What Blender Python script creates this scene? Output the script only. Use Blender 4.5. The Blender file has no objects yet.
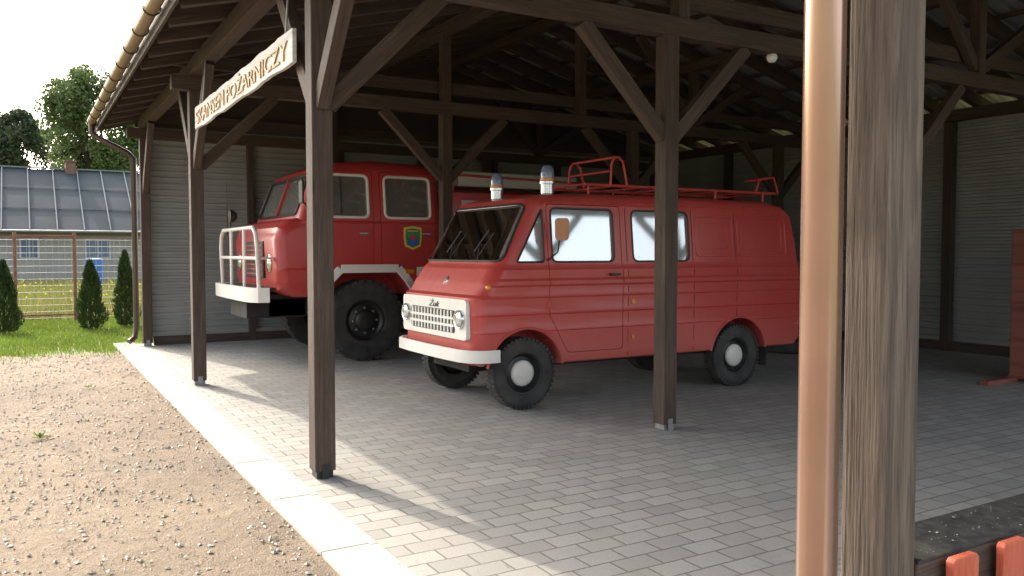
import bpy, bmesh, math, random
import numpy as np
from mathutils import Vector, Matrix
R=math.radians
random.seed(7); rng=np.random.default_rng(7)
S=bpy.context.scene; COL=S.collection
F=834.0; HY=252.0; CH=1.5; YAW=R(30.4)
# ------------------------------------------------------------ materials
def nodes(name):
    m=bpy.data.materials.new(name); m.use_nodes=True
    nt=m.node_tree; b=nt.nodes['Principled BSDF']
    return m,nt,b
def ramp(nt,fac,stops):
    r=nt.nodes.new('ShaderNodeValToRGB'); e=r.color_ramp.elements
    while len(e)<len(stops): e.new(.5)
    for i,(p,c) in enumerate(stops):
        e[i].position=p; e[i].color=(c[0],c[1],c[2],1) if not isinstance(c,(int,float)) else (c,c,c,1)
    nt.links.new(fac,r.inputs[0]); return r.outputs[0]
def noise(nt,vec,scale,detail=4,rough=.55,dist=0):
    n=nt.nodes.new('ShaderNodeTexNoise'); n.inputs['Scale'].default_value=scale
    n.inputs['Detail'].default_value=detail; n.inputs['Roughness'].default_value=rough; n.inputs['Distortion'].default_value=dist
    nt.links.new(vec,n.inputs['Vector']); return n.outputs[0]
def coords(nt,kind='Object',sc=(1,1,1),rot=(0,0,0)):
    t=nt.nodes.new('ShaderNodeTexCoord'); mp=nt.nodes.new('ShaderNodeMapping')
    mp.inputs['Scale'].default_value=sc; mp.inputs['Rotation'].default_value=rot
    nt.links.new(t.outputs[kind],mp.inputs[0]); return mp.outputs[0]
def mixc(nt,fac,a,b,mode='MIX'):
    x=nt.nodes.new('ShaderNodeMix'); x.data_type='RGBA'; x.blend_type=mode
    def put(s,v):
        if isinstance(v,(tuple,list)): s.default_value=(v[0],v[1],v[2],1)
        else: nt.links.new(v,s)
    if isinstance(fac,(int,float)): x.inputs[0].default_value=fac
    else: nt.links.new(fac,x.inputs[0])
    put(x.inputs[6],a); put(x.inputs[7],b); return x.outputs[2]
def bump(nt,b,h,strength=.3,dist=.01):
    n=nt.nodes.new('ShaderNodeBump'); n.inputs['Strength'].default_value=strength; n.inputs['Distance'].default_value=dist
    nt.links.new(h,n.inputs['Height']); nt.links.new(n.outputs[0],b.inputs['Normal'])
def pm(name,c1,c2,scale=8,rough=.6,metal=0,bmp=.0,kind='Object',sc=(1,1,1),detail=5,bd=.01,coat=0):
    m,nt,b=nodes(name); v=coords(nt,kind,sc); n=noise(nt,v,scale,detail)
    nt.links.new(ramp(nt,n,[(.3,c1),(.7,c2)]),b.inputs['Base Color'])
    b.inputs['Roughness'].default_value=rough; b.inputs['Metallic'].default_value=metal
    b.inputs['Coat Weight'].default_value=coat
    if bmp: bump(nt,b,n,bmp,bd)
    return m
def wood(name,c1,c2,c3,rough=.75,bm=.6):
    m,nt,b=nodes(name)
    v=coords(nt,'UV',(1.2,26,1)); n=noise(nt,v,1.6,8,.65,.6)
    v2=coords(nt,'UV',(1,3,1)); n2=noise(nt,v2,1.3,3)
    v3=coords(nt,'UV',(6,160,1)); n3=noise(nt,v3,1.0,3)
    v4=coords(nt,'UV',(1.0,4.5,1))
    w=nt.nodes.new('ShaderNodeTexVoronoi'); w.inputs['Scale'].default_value=1.6; nt.links.new(v4,w.inputs['Vector'])
    c=ramp(nt,n,[(.25,c1),(.5,c2),(.75,c3)])
    k=ramp(nt,w.outputs['Distance'],[(.03,1),(.10,0)])
    c=mixc(nt,k,c,tuple(x*.35 for x in c1))
    c=mixc(nt,ramp(nt,n2,[(.35,.0),(.7,.45)]),c,c1)
    c=mixc(nt,ramp(nt,n3,[(.3,.6),(.47,0)]),c,tuple(x*.4 for x in c1))
    nt.links.new(c,b.inputs['Base Color']); b.inputs['Roughness'].default_value=rough
    ad=nt.nodes.new('ShaderNodeMath'); ad.operation='ADD'; nt.links.new(n,ad.inputs[0]); nt.links.new(n3,ad.inputs[1])
    bump(nt,b,ad.outputs[0],bm,.006); return m
def paint(name,base,fade,dirt=(.26,.21,.17),rough=.32,zdirt=.8,chips=True):
    m,nt,b=nodes(name); v=coords(nt)
    n1=noise(nt,v,1.3,4); n2=noise(nt,v,14,8,.7)
    c=mixc(nt,ramp(nt,n1,[(.3,0.),(.75,.8)]),base,fade)
    n6=noise(nt,coords(nt,sc=(1,1,.25)),9,6,.7); c=mixc(nt,ramp(nt,n6,[(.5,0),(.8,.25)]),c,tuple(x*.6 for x in base))
    sp=nt.nodes.new('ShaderNodeSeparateXYZ'); nt.links.new(v,sp.inputs[0])
    mr=nt.nodes.new('ShaderNodeMapRange'); mr.inputs[1].default_value=.3; mr.inputs[2].default_value=zdirt; mr.inputs[3].default_value=.4; mr.inputs[4].default_value=.05
    nt.links.new(sp.outputs[2],mr.inputs[0])
    mu=nt.nodes.new('ShaderNodeMath'); mu.operation='MULTIPLY'; nt.links.new(mr.outputs[0],mu.inputs[0]); nt.links.new(ramp(nt,n2,[(.25,.4),(.75,1.)]),mu.inputs[1])
    c=mixc(nt,mu.outputs[0],c,dirt)
    if chips:
        n3=noise(nt,coords(nt,sc=(.6,1,2.5)),4.0,9,.7)
        mr2=nt.nodes.new('ShaderNodeMapRange'); mr2.inputs[1].default_value=.4; mr2.inputs[2].default_value=.9; mr2.inputs[3].default_value=1; mr2.inputs[4].default_value=.0
        nt.links.new(sp.outputs[2],mr2.inputs[0])
        m2=nt.nodes.new('ShaderNodeMath'); m2.operation='MULTIPLY'; nt.links.new(mr2.outputs[0],m2.inputs[0]); nt.links.new(ramp(nt,n3,[(.65,0),(.68,1)]),m2.inputs[1])
        c=mixc(nt,m2.outputs[0],c,(.6,.48,.42))
    nt.links.new(c,b.inputs['Base Color'])
    nt.links.new(ramp(nt,n2,[(.3,rough),(.8,rough+.22)]),b.inputs['Roughness'])
    b.inputs['Coat Weight'].default_value=.25; b.inputs['Coat Roughness'].default_value=.15
    n4=noise(nt,v,2.2,2); bump(nt,b,n4,.12,.02)
    return m
def glass(name,tint,base_refl,film_sheen=(.04,.22),rough=.02,fc=(.5,.5,.48)):
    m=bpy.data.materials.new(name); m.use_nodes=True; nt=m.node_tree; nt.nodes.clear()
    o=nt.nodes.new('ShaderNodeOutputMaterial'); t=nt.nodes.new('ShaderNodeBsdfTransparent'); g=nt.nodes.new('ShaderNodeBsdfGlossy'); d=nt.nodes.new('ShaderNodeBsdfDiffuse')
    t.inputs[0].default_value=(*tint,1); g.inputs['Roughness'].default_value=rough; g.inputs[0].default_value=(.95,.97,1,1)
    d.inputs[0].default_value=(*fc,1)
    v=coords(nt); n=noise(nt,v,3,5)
    dm=nt.nodes.new('ShaderNodeMixShader'); nt.links.new(ramp(nt,n,[(.3,film_sheen[0]),(.8,film_sheen[1])]),dm.inputs[0]); nt.links.new(t.outputs[0],dm.inputs[1]); nt.links.new(d.outputs[0],dm.inputs[2])
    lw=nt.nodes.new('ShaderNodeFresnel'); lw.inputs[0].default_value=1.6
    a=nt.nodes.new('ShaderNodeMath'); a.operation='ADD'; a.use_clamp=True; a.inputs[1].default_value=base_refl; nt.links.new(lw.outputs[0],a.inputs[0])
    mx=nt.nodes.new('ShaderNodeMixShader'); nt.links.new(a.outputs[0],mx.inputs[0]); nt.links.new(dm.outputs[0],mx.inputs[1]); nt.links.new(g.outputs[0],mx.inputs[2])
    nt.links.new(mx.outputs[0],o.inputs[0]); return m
M={}
M['wood']=wood('dark_stained_wood',(.034,.021,.015),(.070,.045,.033),(.125,.086,.066))
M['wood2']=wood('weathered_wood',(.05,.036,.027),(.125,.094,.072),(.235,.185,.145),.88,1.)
M['plank']=wood('dark_planks',(.03,.022,.018),(.055,.04,.033),(.085,.065,.052))
M['lroof']=pm('shaded_roof_sheet',(.035,.028,.023),(.065,.054,.045),1.2,.7)  # left slope sheet: its shade is put into a darker base colour
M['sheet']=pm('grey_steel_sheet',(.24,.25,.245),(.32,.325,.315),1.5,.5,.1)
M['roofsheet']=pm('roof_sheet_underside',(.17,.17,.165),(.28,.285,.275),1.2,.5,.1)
M['brown']=pm('brown_metal_pipe',(.36,.225,.165),(.44,.285,.215),2.5,.24,.75,coat=.4)
M['dbrown']=pm('dark_brown_pipe',(.06,.034,.025),(.09,.055,.04),2.5,.4,.3)
M['gutter']=pm('ochre_brown_gutter',(.20,.135,.07),(.26,.18,.10),3,.5,.2)
M['zinc']=pm('zinc_bracket',(.2,.2,.2),(.32,.32,.32),20,.5,.6)
M['red']=paint('van_red_paint',(.47,.040,.035),(.53,.080,.066),rough=.36)
M['tred']=paint('truck_red_paint',(.44,.028,.028),(.50,.05,.045),zdirt=1.1,chips=False)
M['rackred']=pm('red_rack_paint',(.45,.04,.035),(.58,.09,.07),12,.4)
M['white']=paint('cream_white_paint',(.76,.74,.69),(.80,.79,.74),rough=.4,zdirt=.55,chips=False)
M['black']=pm('black_paint',(.012,.012,.013),(.03,.03,.03),9,.4)
M['tyre']=pm('tyre_rubber',(.022,.022,.023),(.06,.056,.052),7,.85,0,.4,bd=.004)
M['dark']=pm('dark_underbody',(.01,.01,.01),(.03,.025,.022),6,.8)
M['seat']=pm('brown_seat',(.15,.09,.07),(.24,.15,.12),9,.7)
M['glass_side']=glass('side_glass',(.75,.8,.8),.33,(.5,.72),.05,(.60,.64,.66))  # dense pale diffuse layer paints the reflected sky onto the side windows
M['glass_wind']=glass('windscreen_glass',(.78,.70,.6),.16,(.42,.62),.02,(.46,.41,.36))  # pale diffuse layer carries a painted reflection on the windscreen
M['glass_truck']=glass('truck_glass',(.8,.8,.76),.18,(.18,.36))
M['chrome']=pm('chrome',(.6,.6,.6),(.75,.75,.75),4,.2,.9)
M['lens']=pm('headlamp_lens',(.5,.5,.48),(.7,.7,.68),30,.12,.4,coat=1)
M['orange']=pm('orange_lens',(.6,.2,.02),(.7,.28,.04),10,.2,coat=1)
M['blue']=pm('blue_beacon',(.15,.19,.30),(.24,.28,.38),6,.12,coat=1)
M['ebl']=pm('emblem_blue',(.03,.12,.4),(.05,.16,.5),6,.4)
M['mirror']=pm('mirror_back_brown',(.40,.17,.08),(.5,.24,.12),6,.35)
M['grey']=pm('light_grey_metal',(.45,.45,.43),(.58,.58,.56),2,.5,.2)
M['gold']=pm('gold_letters',(.34,.235,.10),(.46,.33,.16),9,.6,.0)
M['board']=pm('pale_sign_board',(.45,.44,.41),(.72,.70,.66),3,.75,0,.4,sc=(1,.5,8),detail=8)
M['green']=pm('emblem_green',(.03,.22,.08),(.05,.28,.11),9,.4)
M['yellow']=pm('emblem_yellow',(.7,.5,.05),(.75,.55,.08),9,.4)
M['picket']=pm('orange_red_picket_paint',(.42,.075,.036),(.54,.125,.066),14,.6,0,.3,sc=(6,6,1))
M['rust']=pm('rusty_post',(.16,.07,.04),(.25,.12,.08),8,.8)
M['wire']=pm('galvanised_wire',(.35,.35,.33),(.45,.45,.42),8,.5,.5)
M['wall']=pm('render_wall',(.24,.235,.22),(.31,.305,.29),1.2,.9)
M['hroof']=pm('dark_sheet_roof',(.025,.034,.044),(.045,.058,.07),.8,.9,.0)
M['seam']=pm('pale_roof_seam',(.13,.15,.17),(.18,.2,.22),2,.8)
M['wframe']=pm('window_frame_white',(.65,.65,.65),(.75,.75,.75),5,.4)
M['hframe']=pm('house_window_frame',(.38,.38,.38),(.46,.46,.46),5,.6)
M['pane']=pm('house_pane',(.06,.10,.17),(.09,.15,.24),1.5,.15)
M['brick']=pm('chimney_brick',(.13,.07,.05),(.18,.10,.075),12,.85)
M['bark']=pm('bark',(.06,.045,.035),(.12,.09,.07),10,.9,0,.5,sc=(1,1,.2))
M['cabinet']=wood('reddish_board',(.17,.05,.038),(.26,.085,.06),(.32,.125,.09),.7,.4)
M['bluetank']=pm('blue_plastic',(.03,.1,.35),(.05,.15,.45),3,.4)
def leafmat(name,c1,c2,trans=.35):
    m,nt,b=nodes(name); g=nt.nodes.new('ShaderNodeNewGeometry'); v=coords(nt)
    c=mixc(nt,g.outputs['Random Per Island'],c1,c2)
    n=noise(nt,v,.5,2); c=mixc(nt,ramp(nt,n,[(.35,0),(.7,.5)]),c,tuple(x*.5 for x in c1))
    nt.links.new(c,b.inputs['Base Color']); b.inputs['Roughness'].default_value=.6
    if trans>0:
        t=nt.nodes.new('ShaderNodeBsdfTranslucent'); nt.links.new(c,t.inputs[0])
        mx=nt.nodes.new('ShaderNodeMixShader'); mx.inputs[0].default_value=trans
        o=nt.nodes['Material Output']; nt.links.new(b.outputs[0],mx.inputs[1]); nt.links.new(t.outputs[0],mx.inputs[2]); nt.links.new(mx.outputs[0],o.inputs[0])
    return m
M['leaf1']=leafmat('leaf_light',(.07,.115,.03),(.12,.175,.055))
M['leaf2']=leafmat('leaf_dark',(.045,.07,.033),(.075,.11,.048))
M['thuja']=leafmat('thuja_green',(.022,.045,.011),(.055,.095,.02),.2)
M['grass']=leafmat('grass_blades',(.10,.16,.015),(.18,.25,.04),.45)
M['straw']=leafmat('meadow_blades',(.15,.17,.04),(.27,.25,.07),.35)
M['flower']=leafmat('yellow_flowers',(.45,.38,.04),(.55,.48,.08),.3)
def mat_gravel():
    m,nt,b=nodes('sandy_gravel'); v=coords(nt)
    n1=noise(nt,v,.55,6,.6,.4); n2=noise(nt,v,9,8,.7); n3=noise(nt,v,60,4,.7)
    c=ramp(nt,n1,[(.3,(.20,.152,.11)),(.48,(.285,.217,.155)),(.7,(.36,.28,.20))])
    n7=noise(nt,v,.9,5,.6); c=mixc(nt,ramp(nt,n7,[(.52,0),(.68,.5)]),c,(.165,.143,.12))
    c=mixc(nt,ramp(nt,n2,[(.35,.5),(.6,0)]),c,(.14,.105,.075))
    vo=nt.nodes.new('ShaderNodeTexVoronoi'); vo.inputs['Scale'].default_value=75; nt.links.new(v,vo.inputs['Vector'])
    c=mixc(nt,ramp(nt,vo.outputs['Distance'],[(.1,.55),(.4,0)]),c,mixc(nt,vo.outputs['Color'],(.16,.135,.11),(.44,.39,.33)))
    nt.links.new(c,b.inputs['Base Color']); b.inputs['Roughness'].default_value=.95
    a=nt.nodes.new('ShaderNodeMath'); a.operation='ADD'; nt.links.new(n2,a.inputs[0]); nt.links.new(n3,a.inputs[1])
    bump(nt,b,a.outputs[0],1,.03); return m
def mat_paver():
    m,nt,b=nodes('grey_concrete_pavers'); v=coords(nt)
    br=nt.nodes.new('ShaderNodeTexBrick'); nt.links.new(v,br.inputs['Vector'])
    for k,x in (('Scale',1),('Mortar Size',.006),('Mortar Smooth',.4),('Bias',0),('Brick Width',.22),('Row Height',.145)): br.inputs[k].default_value=x
    br.offset=.5
    br.inputs['Color1'].default_value=(.265,.26,.248,1); br.inputs['Color2'].default_value=(.355,.348,.332,1); br.inputs['Mortar'].default_value=(.125,.115,.10,1)
    n1=noise(nt,v,.8,5); n2=noise(nt,v,70,4,.8)
    c=mixc(nt,ramp(nt,n1,[(.35,0),(.7,.3)]),br.outputs['Color'],(.38,.35,.31))
    c=mixc(nt,ramp(nt,n2,[(.35,.35),(.6,0)]),c,(.17,.165,.155))
    n5=noise(nt,v,2.3,6,.7); c=mixc(nt,ramp(nt,n5,[(.56,0),(.72,.4)]),c,(.16,.153,.143))
    nt.links.new(c,b.inputs['Base Color']); b.inputs['Roughness'].default_value=.78
    iv=nt.nodes.new('ShaderNodeMath'); iv.operation='MULTIPLY_ADD'; nt.links.new(br.outputs['Fac'],iv.inputs[0]); iv.inputs[1].default_value=-1.5; nt.links.new(n2,iv.inputs[2])
    bump(nt,b,iv.outputs[0],.8,.007); return m
M['gravel']=mat_gravel(); M['paver']=mat_paver()
M['soil']=pm('meadow_soil',(.14,.15,.045),(.22,.21,.08),.8,.95,0,.5)
M['lawn']=pm('lawn_soil',(.08,.11,.02),(.15,.16,.04),3,.95,0,.6)
M['kerb']=pm('kerb_concrete',(.34,.32,.285),(.48,.455,.415),5,.9,0,.4,detail=9)
M['stone']=leafmat('pebbles',(.18,.15,.125),(.44,.39,.33),.0)
M['bitumen']=pm('dark_bitumen',(.012,.012,.013),(.045,.043,.041),30,.6,0,.5,detail=6)
# ------------------------------------------------------------ mesh builder
W={}
def wl(o): return W.get(o.name,Vector((0,0,0))) if o else Vector((0,0,0))
class MB:
    def __init__(s): s.bm=bmesh.new(); s.uv=s.bm.loops.layers.uv.new('UVMap')
    def quadbox(s,c):
        v=[s.bm.verts.new(p) for p in c]
        for f in ((0,3,2,1),(4,5,6,7),(0,1,5,4),(1,2,6,5),(2,3,7,6),(3,0,4,7)): s.bm.faces.new([v[i] for i in f])
    def box(s,x0,x1,y0,y1,z0,z1):
        s.quadbox([(x0,y0,z0),(x1,y0,z0),(x1,y1,z0),(x0,y1,z0),(x0,y0,z1),(x1,y0,z1),(x1,y1,z1),(x0,y1,z1)]); return s
    def beam(s,p,q,w,h,up=(0,0,1)):
        p=Vector(p); q=Vector(q); d=(q-p); L=d.length; d.normalize(); up=Vector(up)
        if abs(d.dot(up))>.98: up=Vector((0,1,0))
        sd=d.cross(up).normalized(); u=sd.cross(d).normalized()
        o=random.random()*50; o2=random.random()*50
        P=lambda a,b,c:s.bm.verts.new(p+d*a+sd*b+u*c)
        rings=[[P(a,-w/2,-h/2),P(a,w/2,-h/2),P(a,w/2,h/2),P(a,-w/2,h/2)] for a in (0,L)]
        acc=[0,w,w+h,2*w+h,2*w+2*h]
        for i in range(4):
            j=(i+1)%4
            f=s.bm.faces.new([rings[0][i],rings[0][j],rings[1][j],rings[1][i]])
            for lp,uvv in zip(f.loops,((0,acc[i]),(0,acc[i+1]),(L,acc[i+1]),(L,acc[i]))): lp[s.uv].uv=(uvv[0]+o,uvv[1]+o2)
        for r_,rev in ((rings[0],1),(rings[1],0)):
            f=s.bm.faces.new(r_[::-1] if rev else r_)
            for lp,uvv in zip(f.loops,((0,0),(.02,0),(.02,.1),(0,.1))): lp[s.uv].uv=(uvv[0]+o,uvv[1]+o2)
        return s
    def tube(s,pts,r,seg=8,closed=False):
        pts=[Vector(p) for p in pts]; n=len(pts); rings=[]
        prev=None
        for i in range(n):
            if closed: d=(pts[(i+1)%n]-pts[i-1])
            else: d=pts[min(i+1,n-1)]-pts[max(i-1,0)]
            d.normalize()
            if prev is None:
                a=Vector((0,0,1)) if abs(d.z)<.9 else Vector((0,1,0)); u=d.cross(a).normalized()
            else: u=(prev-d*prev.dot(d)).normalized()
            prev=u; w=d.cross(u); rr=r[i] if isinstance(r,(list,tuple)) else r
            rings.append([s.bm.verts.new(pts[i]+(u*math.cos(2*math.pi*k/seg)+w*math.sin(2*math.pi*k/seg))*rr) for k in range(seg)])
        for i in range(n if closed else n-1):
            a=rings[i]; b=rings[(i+1)%n]
            for k in range(seg): s.bm.faces.new([a[k],a[(k+1)%seg],b[(k+1)%seg],b[k]])
        if not closed: s.bm.faces.new(rings[0][::-1]); s.bm.faces.new(rings[-1])
        return s
    def lathe(s,c,ax,prof,seg=32,closed=False):
        c=Vector(c); ax=Vector(ax).normalized(); a=Vector((0,0,1)) if abs(ax.z)<.9 else Vector((1,0,0))
        u=ax.cross(a).normalized(); w=ax.cross(u); rings=[]
        for r,h in prof:
            if r<1e-5: rings.append([s.bm.verts.new(c+ax*h)])
            else: rings.append([s.bm.verts.new(c+ax*h+(u*math.cos(2*math.pi*k/seg)+w*math.sin(2*math.pi*k/seg))*r) for k in range(seg)])
        pr=list(zip(rings,rings[1:]+rings[:1])) if closed else list(zip(rings,rings[1:]))
        for A,B in pr:
            for k in range(seg):
                j=(k+1)%seg
                if len(A)==1 and len(B)==1: continue
                if len(A)==1: s.bm.faces.new([A[0],B[k],B[j]])
                elif len(B)==1: s.bm.faces.new([A[k],A[j],B[0]])
                else: s.bm.faces.new([A[k],A[j],B[j],B[k]])
        return s
    def prism(s,poly,f0,f1):
        a=[s.bm.verts.new(f0(*p)) for p in poly]; b=[s.bm.verts.new(f1(*p)) for p in poly]; n=len(poly)
        s.bm.faces.new(a); s.bm.faces.new(b[::-1])
        for i in range(n): s.bm.faces.new([a[i],b[i],b[(i+1)%n],a[(i+1)%n]])
        return s
    def temp(s):
        bmesh.ops.recalc_face_normals(s.bm,faces=s.bm.faces)
        me=bpy.data.meshes.new('tmp'); s.bm.to_mesh(me); s.bm.free(); o=bpy.data.objects.new('tmp',me); COL.objects.link(o); return o
    def build(s,name,mat,parent=None,bev=0,smooth=False,ang=35,seg=2,origin=None):
        o=s.temp(); return finish(o,name,mat,parent,bev,smooth,ang,seg,origin)
def finish(o,name,mat,parent=None,bev=0,smooth=False,ang=35,seg=2,origin=None):
    o.name=name; o.data.name=name; me=o.data; me.materials.clear(); me.materials.append(M[mat] if isinstance(mat,str) else mat)
    if parent is not None: org=wl(parent)
    elif origin is not None: org=Vector(origin)
    else:
        cs=[v.co for v in me.vertices]; org=Vector((sum(c.x for c in cs)/len(cs),sum(c.y for c in cs)/len(cs),min(c.z for c in cs)))
    me.transform(Matrix.Translation(-org))
    if parent is not None: o.parent=parent
    else: o.location=org
    W[o.name]=org
    if smooth:
        for p in me.polygons: p.use_smooth=True
        me.set_sharp_from_angle(angle=R(ang))
    if bev:
        m=o.modifiers.new('bevel','BEVEL'); m.width=bev; m.segments=seg; m.limit_method='ANGLE'; m.angle_limit=R(40)
    return o
def tag(o,label,cat,group=None,kind=None):
    o['label']=label
    if cat: o['category']=cat
    if group: o['group']=group
    if kind: o['kind']=kind
    return o
def thing(name,loc,label,cat,group=None):
    o=bpy.data.objects.new(name,None); COL.objects.link(o); o.location=loc; W[o.name]=Vector(loc); o.empty_display_size=.2
    return tag(o,label,cat,group)
def struct(o): o['kind']='structure'; return o
def boolean(a,b,op,keep=False):
    m=a.modifiers.new('b','BOOLEAN'); m.operation=op; m.solver='EXACT'; m.object=b
    bpy.context.view_layer.update(); dg=bpy.context.evaluated_depsgraph_get()
    me=bpy.data.meshes.new_from_object(a.evaluated_get(dg)); a.modifiers.clear()
    if len(me.vertices)>8: a.data=me
    else: print('BOOLEAN FAILED',a.name,op)
    if not keep: bpy.data.objects.remove(b,do_unlink=True)
def clone(o):
    c=o.copy(); c.data=o.data.copy(); COL.objects.link(c); return c
def raw(name,verts,faces,mat,parent=None,origin=(0,0,0)):
    me=bpy.data.meshes.new(name); v=np.asarray(verts,float)-np.array(wl(parent) if parent else origin)
    me.from_pydata(v.tolist(),[],faces if isinstance(faces,list) else faces.tolist()); me.materials.append(M[mat])
    o=bpy.data.objects.new(name,me); COL.objects.link(o)
    if parent: o.parent=parent; W[o.name]=wl(parent)
    else: o.location=origin; W[o.name]=Vector(origin)
    return o
def text(body,width,height,extr,mat4,name,mat,parent,shear=0):
    cu=bpy.data.curves.new('t','FONT'); cu.body=body; cu.size=1; cu.align_x='CENTER'; cu.align_y='CENTER'; cu.extrude=.5; cu.shear=shear
    o=bpy.data.objects.new('t',cu); COL.objects.link(o); bpy.context.view_layer.update()
    me=bpy.data.meshes.new_from_object(o.evaluated_get(bpy.context.evaluated_depsgraph_get())); bpy.data.objects.remove(o,do_unlink=True)
    xs=[v.co.x for v in me.vertices]; ys=[v.co.y for v in me.vertices]
    cx=(max(xs)+min(xs))/2; cy=(max(ys)+min(ys))/2; sx=width/(max(xs)-min(xs)); sy=height/(max(ys)-min(ys))
    for v in me.vertices: v.co=Vector(((v.co.x-cx)*sx,(v.co.y-cy)*sy,v.co.z*extr*2))
    me.transform(mat4); o=bpy.data.objects.new('t',me); COL.objects.link(o)
    return finish(o,name,mat,parent)
def basis(xv,yv,loc):
    xv=Vector(xv); yv=Vector(yv); z=xv.cross(yv); m=Matrix((xv,yv,z)).transposed().to_4x4(); m.translation=Vector(loc); return m
def rpoly(pts,r,seg=4):
    out=[]; n=len(pts)
    for i in range(n):
        p=Vector(pts[i]); a=(Vector(pts[i-1])-p); b=(Vector(pts[(i+1)%n])-p)
        rr=min(r,a.length*.45,b.length*.45); A=p+a.normalized()*rr; B=p+b.normalized()*rr
        for k in range(seg+1):
            t=k/seg; q=A*(1-t)**2+p*2*t*(1-t)+B*t*t; out.append((q.x,q.y))
    return out
def dens(poly,st=.06):
    out=[]
    for a,c in zip(poly,poly[1:]+poly[:1]):
        L=math.dist(a,c); n=max(1,int(L/st))
        for k in range(n): out.append((a[0]+(c[0]-a[0])*k/n,a[1]+(c[1]-a[1])*k/n))
    return out
def ribbon(mb,path,z0,z1,th):
    n=len(path); ri=[]
    for i in range(n):
        a=Vector(path[max(i-1,0)]); b=Vector(path[min(i+1,n-1)]); d=(b-a).normalized(); nn=Vector((-d.y,d.x))*th; p=Vector(path[i]); q=p+nn; bz=(z1-z0)*.25
        ri.append([mb.bm.verts.new(x) for x in ((p.x,p.y,z0+bz),(p.x,p.y,z1-bz),((p.x*2+q.x)/3,(p.y*2+q.y)/3,z1),(q.x,q.y,z1),(q.x,q.y,z0),((p.x*2+q.x)/3,(p.y*2+q.y)/3,z0))])
    for A,B in zip(ri,ri[1:]):
        for k in range(6): mb.bm.faces.new([A[k],A[(k+1)%6],B[(k+1)%6],B[k]])
    mb.bm.faces.new(ri[0]); mb.bm.faces.new(ri[-1][::-1])
# ------------------------------------------------------------ camera, world, sun
cd=bpy.data.cameras.new('camera'); cam=bpy.data.objects.new('camera',cd); COL.objects.link(cam)
cd.sensor_width=36; cd.lens=36*F/1024; cd.clip_end=3000; cd.clip_start=.05
cam.location=(0,0,CH); cam.rotation_euler=(R(90-2.47),0,-YAW); S.camera=cam
EL=R(35); sv=Vector((-.235,.972,0)).normalized()*math.cos(EL); sv.z=math.sin(EL)
w=bpy.data.worlds.new('World'); S.world=w; w.use_nodes=True; nt=w.node_tree
sky=nt.nodes.new('ShaderNodeTexSky'); sky.sky_type='NISHITA'; sky.sun_disc=False; sky.sun_elevation=EL; sky.sun_rotation=math.atan2(sv.x,sv.y)
sky.air_density=1.0; sky.dust_density=5.0; sky.ozone_density=.6
hs=nt.nodes.new('ShaderNodeHueSaturation'); hs.inputs['Saturation'].default_value=.5; nt.links.new(sky.outputs[0],hs.inputs['Color'])
nt.links.new(mixc(nt,1.0,hs.outputs[0],(1.0,.98,.93),'MULTIPLY'),nt.nodes['Background'].inputs[0]); nt.nodes['Background'].inputs[1].default_value=.66
ld=bpy.data.lights.new('sun','SUN'); ld.energy=5.0; ld.angle=R(.5); ld.color=(1,.89,.72); lo=bpy.data.objects.new('sun',ld); COL.objects.link(lo)
lo.rotation_euler=sv.to_track_quat('Z','Y').to_euler(); lo.location=(0,0,20)
S.view_settings.view_transform='Standard'; S.view_settings.look='None'; S.view_settings.exposure=0
# ------------------------------------------------------------ ground
b=MB(); b.box(-700,700,-300,1100,-.5,-.06); struct(b.build('ground','soil'))
def patch(name,x0,x1,y0,y1,nx,ny,z,mat,jit,zamp,edge=None):
    v=[];f=[]
    for j in range(ny+1):
        for i in range(nx+1):
            x=x0+(x1-x0)*i/nx; y=y0+(y1-y0)*j/ny
            if j==ny: y+=random.uniform(-jit,jit)
            zz=z+(random.uniform(-zamp,zamp) if i<nx else 0)
            v.append((x,y,zz))
    for j in range(ny):
        for i in range(nx): a=j*(nx+1)+i; f.append((a,a+1,a+nx+2,a+nx+1))
    o=raw(name,v,f,mat)
    for p in o.data.polygons:p.use_smooth=True
    return struct(o)
patch('lawn',-22,30,12.8,21,60,20,-.035,'lawn',.0,.006)
patch('gravel_yard',-22,1.26,-16,13.85,150,160,-.012,'gravel',.35,.009)
patch('paving',1.55,12.3,-6,14.7,2,2,0,'paver',0,0)
b=MB()
y=-6
while y<14.5:
    b.box(1.25,1.5,y+.004,y+.996,-.1,.012); y+=1.0
o=b.build('kerb','kerb',bev=.006); struct(o)
b=MB(); y=-6
while y<14.5: b.box(1.504,1.548,y+.003,y+.997,-.1,.004); y+=1.0
struct(b.build('edging','kerb',bev=.004))
def pebbles(n,xr,yr,smin,smax,name,z=0.,parent=None,mat='stone',pw=5):
    base=np.array([(1,0,0),(-1,0,0),(0,1,0),(0,-1,0),(0,0,1),(0,0,-1)],float)
    fc=np.array([(0,2,4),(2,1,4),(1,3,4),(3,0,4),(2,0,5),(1,2,5),(3,1,5),(0,3,5)])
    s=smin+(smax-smin)*rng.random(n)**pw; P=np.stack([xr[0]+(xr[1]-xr[0])*rng.random(n),yr[0]+(yr[1]-yr[0])*rng.random(n),z+s*.1],1)
    V=base[None]*(1+.5*(rng.random((n,6,1))-.5)); V=V*np.stack([s*(.7+.6*rng.random(n)),s*(.7+.6*rng.random(n)),s*.5],1)[:,None]
    a=rng.random(n)*6.28; c,q=np.cos(a)[:,None],np.sin(a)[:,None]
    X=V[:,:,0]*c-V[:,:,1]*q; Y=V[:,:,0]*q+V[:,:,1]*c; V=np.stack([X,Y,V[:,:,2]],2)+P[:,None]
    Fc=(fc[None]+6*np.arange(n)[:,None,None]).reshape(-1,3)
    return raw(name,V.reshape(-1,3),Fc,mat,parent)
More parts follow.
